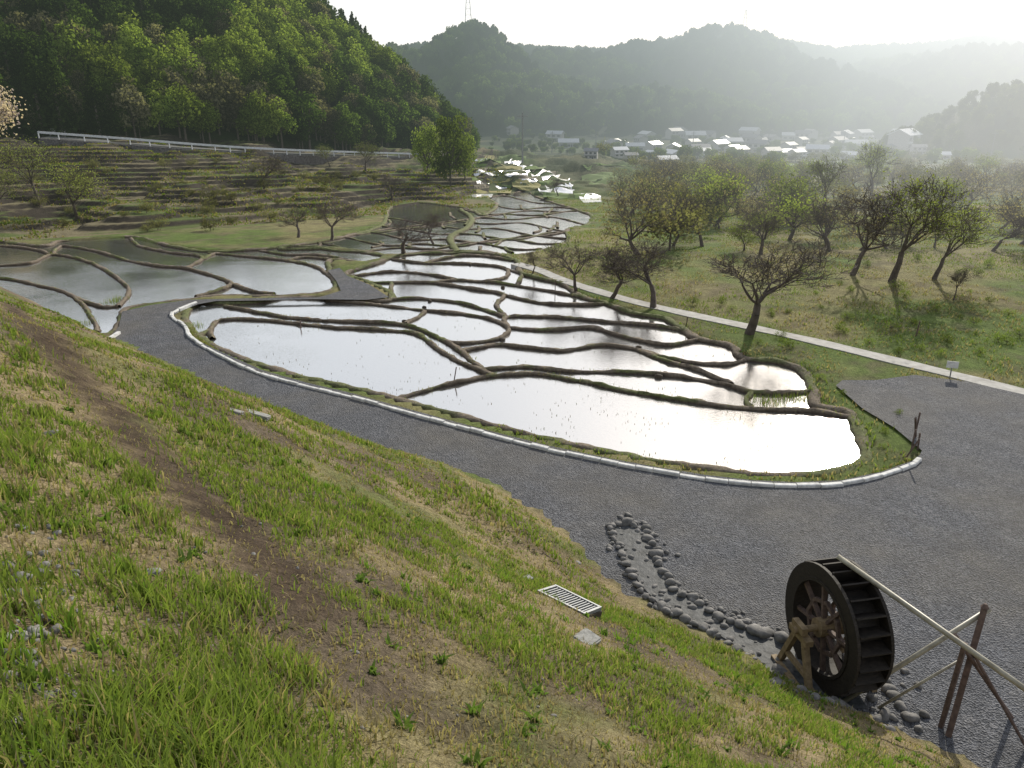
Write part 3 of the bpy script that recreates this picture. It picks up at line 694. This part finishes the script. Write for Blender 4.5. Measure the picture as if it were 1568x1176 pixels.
PL=[(0,(1147,512),355,'bare_cherry_tree',1.25),(1,(1000,472),368,'bare_cherry_tree',1.3),(2,(937,457),362,'bare_cherry_tree',1.25),(0,(882,446),365,'bare_cherry_tree',1.1),
 (1,(618,388),322,'bare_cherry_tree',1.4),(2,(664,374),322,'bare_cherry_tree',1.2),(0,(508,368),300,'bare_cherry_tree',1.2),(1,(457,364),318,'bare_cherry_tree',1.4),
 (2,(815,420),378,'bare_cherry_tree',.9),(0,(1460,460),405,'bare_cherry_tree',.7),(1,(1075,378),300,'bare_cherry_tree',1.2),(2,(855,300),270,'bare_cherry_tree',1.1),
 (0,(1165,390),318,'bare_cherry_tree',1.2),(2,(1270,385),300,'bare_cherry_tree',1.1),(1,(1520,385),325,'bare_cherry_tree',1.2),(2,(405,290),232,'bare_cherry_tree',1.2),(0,(600,305),262,'bare_cherry_tree',1.3),
 (10,(1365,432),262,'budding_tree',1.0),(2,(1305,422),275,'bare_cherry_tree',.9),(10,(1430,428),310,'budding_tree',1.1),(11,(58,308),212,'budding_tree',1.1),(10,(118,336),250,'budding_tree',1.2),
 (11,(0,325),255,'budding_tree',1.1),(11,(1260,330),235,'budding_tree',.9),(10,(1335,300),215,'budding_tree',.9),(11,(560,262),216,'budding_tree',1.2),(10,(505,255),222,'budding_tree',1.2),
 (20,(690,285),168,'leafy_tree',.8),(21,(655,272),190,'leafy_tree',.9),(21,(712,275),205,'leafy_tree',.9),(20,(1210,345),300,'leafy_tree',1.3)]
for k,bs,tp,nm,wd in PL:
    src=bare[k] if k<3 else (bud[k-10] if k<20 else rnd[k-20]); place(src,bs,tp,nm,wd,.18 if k>=20 else 0.)
ch=tree_mesh('cherry_blossom_tree',130,1.,.9,3500,.03,((.55,.42,.42),(.7,.58,.58)),(5,4,4,3,2),.24,.07)
p=G(-8,240,.1); r=ray(-8,118); H_=CAMZ+r[2]*p[1]/r[1]-p[2]; ch.location=p; ch.scale=(H_,)*3
for o in bare+bud+rnd: bpy.data.objects.remove(o)
bsh=crown_mesh('meadow_shrub',140,1.,.8,600,.06,(.10,.14,.035),(.18,.23,.06),'round')
P_=[];Sc=[]
for px,py in [(1195,520),(1285,510),(1120,478),(1105,470),(1490,500),(1375,545),(1330,530),(1440,548),(1290,608),(1350,690),(1355,668),(1240,600),(1230,560),(1180,485),(1540,530),(1470,490),(1410,540),(1500,545),(1560,520),(1060,470),(1160,530),(1255,585),(1375,640)]+[(random.uniform(1180,1568),random.uniform(400,540)) for _ in range(34)]:
    q=G(px,py,.02); P_.append(q); Sc.append(random.uniform(.2,.5)*(1. if py<560 else .6))
scatter('meadow_shrubs',bsh,P_,Sc)
# ---------------------------------------------------------------- stones
def rock(mb,c,s,rs,sq=.7):
    bm=bmesh.new(); bmesh.ops.create_icosphere(bm,subdivisions=2,radius=1.)
    o=[rs.uniform(0,9) for _ in range(3)]; ang=rs.uniform(0,6.28); ex=rs.uniform(.8,1.4)
    v=[]
    for q in bm.verts:
        n=1+.22*math.sin(q.co.x*2.3+o[0])*math.cos(q.co.y*2.1+o[1])+.14*math.sin(q.co.z*3+o[2]+q.co.x*2)
        x,y,z=q.co*n*s; x*=ex; v.append((c[0]+x*math.cos(ang)-y*math.sin(ang),c[1]+x*math.sin(ang)+y*math.cos(ang),c[2]+z*sq))
    f=[tuple(w.index for w in q.verts) for q in bm.faces]; bm.free(); mb.add(v,f)
rs=random.Random(11); mb=MB()
RS=[(962,798),(985,806),(1000,830),(1008,862),(1025,890),(1055,912),(1085,932),(1120,948),(1155,960),(1195,975)]
LS=[(962,798),(935,803),(945,830),(960,862),(985,900),(1010,925),(1050,945),(1090,965),(1130,990),(1170,1020),(1210,1050)]
for ln,big in((RS,1),(LS,0)):
    pl=catmull([W(x,y,.24) for x,y in ln],False,.17)
    for q in pl: rock(mb,(q[0]+rs.gauss(0,.03),q[1]+rs.gauss(0,.03),max(.2,float(HS(q[0],q[1])))),rs.uniform(.08,.14) if big else rs.uniform(.05,.1),rs)
for _ in range(160):
    t=rs.random(); k_=rs.choice([LS,RS]); i=rs.randrange(len(k_)-1); p=W(k_[i][0]+t*(k_[i+1][0]-k_[i][0])+rs.gauss(0,9),k_[i][1]+t*(k_[i+1][1]-k_[i][1])+rs.gauss(0,8),.18); rock(mb,p,rs.uniform(.025,.07),rs)
mb.obj('stream_stones',[M_stone],smooth=True)
M_str=simple('stream_water',(.03,.034,.036),(.10,.105,.11),7,.55,.5,.03,spec=.12,haze=False)
st=[W(x,y,.185) for x,y in LS[1:]]+[W(x,y,.185) for x,y in [(1290,1085),(1330,1085),(1290,1030)]]+[W(x,y,.185) for x,y in RS[::-1][:-1]]
sheet('stream_water',st,M_str)
mb=MB()
for _ in range(300):
    px=rs.choice([rs.uniform(0,120),rs.uniform(0,400),rs.uniform(0,900)]); py=rs.uniform(800,1170); p=G(px,py); rock(mb,p,rs.uniform(.005,.018)*(1.5 if px<150 else 1),rs)
for px,py,s in [(225,880,.05),(265,1062,.05),(30,885,.045),(12,870,.04),(75,665,.07),(60,878,.04),(885,862,.05),(1330,1010,.05)]: rock(mb,G(px,py),s,rs,.4)
for _ in range(60):
    p=W(rs.uniform(1180,1420),rs.uniform(1000,1125),.2); rock(mb,(p[0],p[1],max(.18,float(HS(p[0],p[1])))),rs.uniform(.03,.11),rs)
mb.obj('scattered_rocks',[M_stone],smooth=True)
# ---------------------------------------------------------------- water wheel
WC=W(1280,957,1.12); e=empty('water_wheel',(WC[0],WC[1],1.12),math.radians(11))
R=1.0; Wd=.27
def ring(mb,x0,x1,ri,ro,n=48,m=0):
    v=[]
    for i in range(n):
        a=2*math.pi*i/n; c,s=math.cos(a),math.sin(a)
        for xx,r in((x0,ri),(x0,ro),(x1,ro),(x1,ri)): v.append((xx,r*c,r*s))
    f=[(i*4+q,i*4+(q+1)%4,((i+1)%n)*4+(q+1)%4,((i+1)%n)*4+q) for i in range(n) for q in range(4)]
    mb.add(v,f,m)
mb=MB()
for sx in(-1,1):
    ring(mb,sx*Wd-.025,sx*Wd+.025,.76,R); ring(mb,sx*Wd-.04,sx*Wd+.04,.72,.775)
ring(mb,-Wd+.03,Wd-.03,.745,.765)
mb.obj('rims',[M_dwood],e)
mb=MB()
for i in range(24):
    a=2*math.pi*i/24; Rm=Matrix.Rotation(a,3,'X'); mb.box(Rm@Vector((0,0,.89)),(2*Wd-.06,.025,.27),Rm@Matrix.Rotation(.35,3,'X'))
mb.obj('paddles',[M_dwood],e)
mb=MB()
for sx in(-1,1):
    for i in range(8):
        a=2*math.pi*i/8+.2; d=Vector((0,math.sin(a),math.cos(a))); x0=Vector((sx*(Wd-.06),0,0)); mb.beam(x0+d*.1,x0+d*.76,.07,.05)
    ring(mb,sx*(Wd-.06)-.03,sx*(Wd-.06)+.03,.40,.46,8)
mb.obj('spokes',[M_rust],e)
mb=MB(); mb.cyl((-.33,0,0),(.33,0,0),.15,n=16); mb.cyl((-.72,0,0),(.6,0,0),.055,n=12); mb.obj('hub_and_axle',[M_lwood],e)
mb=MB()
for sx in(-.58,.5):
    for sy in(-1,1): mb.beam((sx,sy*.5,-1.05),(sx,sy*.08,-.03),.09,.09)
    mb.box((sx,0,-.09),(.13,.5,.1)); mb.beam((sx,-.38,-.65),(sx,.38,-.65),.07,.07)
mb.box((-.62,0,.06),(.1,.3,.12)); mb.beam((-.64,.55,-.95),(-.64,-.75,-.95),.1,.1)
mb.obj('support_frame',[M_lwood],e)
e=empty('water_pipe_trestle')
def Wv(px,py,z): return Vector(W(px,py,z))
a0=Wv(1283,852,2.25); a1=Wv(1475,988,1.75); d=a1-a0
mb=MB(); mb.cyl(a0,a0+d*2.4,.04,n=12); mb.cyl(Wv(1286,1078,.2),Wv(1516,932,1.95),.038,n=12); mb.cyl(Wv(1345,1084,.2),Wv(1475,1008,1.3),.02,n=8); mb.obj('poles',[M_pipe],e,True)
mb=MB(); tp=Wv(1508,930,2.0)
mb.beam(Wv(1452,1128,.15),tp,.08,.08); mb.beam(Wv(1440,1115,.15),Wv(1478,985,1.6),.06,.06)
mb.cyl(Wv(1550,1100,.15),Wv(1462,972,1.75),.03,n=8); mb.cyl(Wv(1575,1150,.15),Wv(1490,1000,1.4),.025,n=8); mb.cyl(tp,tp+Vector((0,0,.06)),.06,.02,n=8)
mb.obj('posts',[M_rust],e)
c=Vector(G(870,925)); nn=Vector((.25,.25,1)).normalized(); w=Vector((.80,-.6,0)); w=(w-nn*w.dot(nn)).normalized(); u=w.cross(nn).normalized(); c=c+nn*.05
Rg=Matrix((u,w,nn)).transposed(); e=empty('drain_grate'); mb=MB()
LU,LW=.40,.66
for s in(-1,1):
    mb.box(c+u*s*LU/2,(.035,LW+.035,.05),Rg); mb.box(c+w*s*(LW/2),(LU-.036,.034,.046),Rg)
for i in range(14): mb.box(c+w*(-LW/2+.05+i*.043),(LU-.04,.014,.03),Rg)
for i in range(4): mb.box(c+u*(-LU/2+.08+i*.08)-nn*.016,(.01,LW-.05,.02),Rg)
mb.obj('grate_bars',[M_steel],e); mb=MB(); mb.box(c-nn*.09,(LU+.06,LW+.06,.12),Rg); mb.obj('pit_frame',[M_mud],e)
for px,py,s in [(897,982,(.2,.28,.10)),(808,887,(.10,.15,.07)),(392,635,(.42,.18,.07)),(358,630,(.26,.14,.05))]:
    bm=bmesh.new(); bmesh.ops.create_cube(bm,size=1.); bmesh.ops.bevel(bm,geom=bm.edges[:],offset=.08,segments=2,affect='EDGES'); bmesh.ops.subdivide_edges(bm,edges=bm.edges[:],cuts=2,use_grid_fill=True)
    for v in bm.verts: v.co+=Vector((rs.gauss(0,.02),rs.gauss(0,.02),rs.gauss(0,.02)))
    me=bpy.data.meshes.new('concrete_block'); bm.to_mesh(me); bm.free(); me.materials.append(M_conc); o=bpy.data.objects.new('concrete_block',me); scene.collection.objects.link(o)
    o.location=G(px,py,.01); o.scale=s; o.rotation_euler=(math.radians(-12),math.radians(12),math.radians(-40 if px>500 else -10))
p=G(1455,575,.2); e=empty('path_sign',p,math.radians(-20)); mb=MB(); mb.cyl((0,0,-.1),(0,0,.3),.02,n=8); mb.obj('post',[M_steel],e); mb=MB(); mb.box((0,-.03,.38),(.34,.02,.22)); mb.obj('board',[M_kerb],e)
mb=MB()
for px,py,hh in [(1400,668,.7),(1395,690,.6),(695,580,.4),(1402,515,.6),(1050,500,.4),(850,445,.5),(880,380,.5),(460,498,.2),(1405,690,.5)]:
    p=W(px,py,.1) if py>430 else G(px,py,.1); mb.beam((p[0],p[1],p[2]-.1),(p[0]+rs.gauss(0,.04),p[1],p[2]+hh),.035,.035)
mb.obj('wooden_stakes',[M_rust])
mb=MB(); mb.cyl(W(1402,668,.2),W(1402,640,.9),.03,n=8); mb.cyl(W(1388,700,.25),W(1408,672,.8),.02,n=8); mb.obj('tap_post',[M_rust])
mb=MB()
for px,py in [(458,497),(620,492),(658,461),(650,470),(978,532),(1018,572),(1008,577),(770,520),(720,405),(770,440),(762,468)]:
    p=W(px,py,.03); rock(mb,p,rs.uniform(.08,.12),rs,.75)
mb.obj('mud_clods',[M_mud],smooth=True)
c=[(1165,612),(1190,612),(1215,608),(1240,603),(1180,618),(1228,612),(1075,722),(1085,724),(300,498),(1020,716),(180,458),(170,462),(130,495),(1305,712),(1050,722)]
for px,py in c:
    q=W(px,py,.02); n=70; xx=q[0]+RNG.normal(0,.22,n); yy=q[1]+RNG.normal(0,.14,n); blades(xx,yy,np.zeros(n),RNG.uniform(.06,.22,n),RNG.uniform(.008,.02,n),gcol(n,xx,yy,.8),.4)
n=2600; q=A([W(px,py,0) for px,py in zip(RNG.uniform(330,1280,n),RNG.uniform(480,715,n))]); m=inmask(q[:,0],q[:,1])&(fbm(q[:,0]*1.2,q[:,1]*1.2,99)>.56); q=q[m]
blades(q[:,0],q[:,1],np.zeros(len(q)),RNG.uniform(.02,.06,len(q)),RNG.uniform(.01,.025,len(q)),gcol(len(q),q[:,0],q[:,1],.2)*.4,.9)
flush('rice_stubble')
# ---------------------------------------------------------------- houses
def house_mesh(i,w,d,h,two,roof):
    mb=MB(); mb.box((0,0,h/2-.5),(w,d,h+1),m=0); rh=d*.28; ov=.7
    zt=h; v=[(-w/2-ov,-d/2-ov,zt),(w/2+ov,-d/2-ov,zt),(w/2+ov,d/2+ov,zt),(-w/2-ov,d/2+ov,zt),(-w/2-ov,0,zt+rh),(w/2+ov,0,zt+rh)]
    v2=[(a,b_,c_-.2) for a,b_,c_ in v]
    mb.add(v+v2,[(0,1,5,4),(2,3,4,5),(6,10,11,7),(8,11,10,9),(0,6,7,1),(2,8,9,3),(0,4,10,6),(3,9,10,4),(1,7,11,5),(2,5,11,8)],1)
    mb.add([(-w/2,-d/2,zt-.1),(-w/2,d/2,zt-.1),(-w/2,0,zt+rh-.25),(w/2,-d/2,zt-.1),(w/2,d/2,zt-.1),(w/2,0,zt+rh-.25)],[(0,1,2),(3,5,4)],0)
    for fl in range(2 if two else 1):
        for k in range(3): mb.box((-w/3+k*w/3,-d/2-.03,1.4+fl*2.7),(w*.18,.1,1.2),m=2)
    mb.box((w*.16,-d/2-.04,1.),(1.,.1,2.),m=2)
    if two: mb.box((0,-d/2-.8,2.75),(w+.8,1.8,.18),m=1)
    return mb.obj('house',[M_wall,roof,M_glass])
HM=[house_mesh(0,10,7,5.4,True,M_roof),house_mesh(1,11,7,3.2,False,M_roofw),house_mesh(2,9,7,5.4,True,M_roof),house_mesh(3,12,8,5.6,True,M_roofw)]
rs=random.Random(9)
hp=[(785,207),(870,226),(905,243),(948,240),(965,248),(1020,252),(1040,210),(1075,242),(1082,217),(1110,218),(1130,243),(1147,212),(1180,222),(1200,240),(1226,224),(1250,242),(1285,218),(1310,228),(1340,242),(1382,228),(1405,236),(1440,243),(880,136),(870,140),(940,232),(1000,228),(1060,228),(1100,232),(1160,234),(1210,214),(1270,232),(1320,214),(1360,236),(990,212),(1150,225),(1030,238),(1240,212),(1300,243),(1180,245),(850,216)]
hp+=[(rs.uniform(930,1430),rs.uniform(212,247)) for _ in range(26)]
for i,(px,py) in enumerate(hp):
    p=G(px,py); o=bpy.data.objects.new('house',HM[i%4].data); scene.collection.objects.link(o); o.location=p; o.rotation_euler=(0,0,rs.uniform(-1.3,1.3)); s=rs.uniform(.65,.95)*p[1]/450.; s=min(s,.9); s=s*1.8 if px==1382 else s; o.scale=(s,)*3
for o in HM: bpy.data.objects.remove(o)
mb=MB()
for px,py in [(845,235),(912,232),(1060,235),(1175,228),(800,250),(1290,232),(1515,250)]:
    p=G(px,py); mb.cyl(p,(p[0],p[1],p[2]+9),.18,.12,n=6); mb.box((p[0],p[1],p[2]+8.3),(2,.15,.15))
mb.obj('utility_poles',[M_conc])
def pylon(px,py,H_,Yd):
    r=ray(px,py); t=Yd/r[1]; x,y=r[0]*t,Yd; z=float(HS(x,y)); mb=MB(); lv=8
    def c(l,k):
        w=3.0*(1-l/lv)+.5; a=[(-1,-1),(1,-1),(1,1),(-1,1)][k%4]; return (x+a[0]*w,y+a[1]*w,z+H_*l/lv)
    for l in range(lv):
        for k in range(4):
            mb.beam(c(l,k),c(l+1,k),.22,.22); mb.beam(c(l,k),c(l+1,k+1),.12,.12); mb.beam(c(l+1,k),c(l+1,k+1),.12,.12)
    for f_,w in((.72,6),(.85,5),(.97,4)): mb.beam((x-w,y,z+H_*f_),(x+w,y,z+H_*f_),.25,.25)
    mb.obj('electricity_pylon',[M_rail])
pylon(717,30,40,760); pylon(1140,45,28,900)
mb=MB()
for px,py,hh in [(82,212,1.2),(98,213,1.1),(57,207,.9)]:
    p=G(px,py,.2); mb.box((p[0],p[1],p[2]+hh/2),(.6,.5,hh),taper=.85)
mb.obj('stone_monuments',[M_conc])
# ---------------------------------------------------------------- light, sky, camera
w=bpy.data.worlds.new('World'); scene.world=w; w.use_nodes=True; t=w.node_tree; bg=t.nodes['Background']
sky=t.nodes.new('ShaderNodeTexSky'); sky.sky_type='NISHITA'; sky.sun_disc=False; sky.sun_elevation=SUN_EL; sky.sun_rotation=SUN_AZ
sky.air_density=1.; sky.dust_density=1.8; sky.ozone_density=1.; sky.altitude=0
tc_=t.nodes.new('ShaderNodeTexCoord'); sx=t.nodes.new('ShaderNodeSeparateXYZ'); t.links.new(tc_.outputs['Generated'],sx.inputs[0])
mr=t.nodes.new('ShaderNodeMapRange'); t.links.new(sx.outputs[2],mr.inputs[0]); mr.inputs[1].default_value=0; mr.inputs[2].default_value=.8; mr.inputs[3].default_value=.88; mr.inputs[4].default_value=.3
mxn=t.nodes.new('ShaderNodeMix'); mxn.data_type='RGBA'; t.links.new(mr.outputs[0],mxn.inputs[0]); t.links.new(sky.outputs[0],mxn.inputs[6]); mxn.inputs[7].default_value=(8.8,8.95,9.1,1)
t.links.new(mxn.outputs[2],bg.inputs[0]); bg.inputs[1].default_value=.122
sl=bpy.data.lights.new('sun','SUN'); sl.energy=4.6; sl.angle=math.radians(.6); sl.color=(1,.93,.80)
so=bpy.data.objects.new('sun',sl); scene.collection.objects.link(so)
sd=Vector((math.sin(SUN_AZ)*math.cos(SUN_EL),math.cos(SUN_AZ)*math.cos(SUN_EL),math.sin(SUN_EL)))
so.rotation_euler=sd.to_track_quat('Z','Y').to_euler()
cd=bpy.data.cameras.new('camera'); cd.sensor_width=36; cd.lens=F/1568*36; cd.clip_start=.05; cd.clip_end=6000
co=bpy.data.objects.new('camera',cd); scene.collection.objects.link(co); co.location=(0,0,CAMZ); co.rotation_euler=(math.pi/2-P,0,0); scene.camera=co
scene.view_settings.view_transform='Standard'; scene.view_settings.look='None'; scene.view_settings.exposure=0
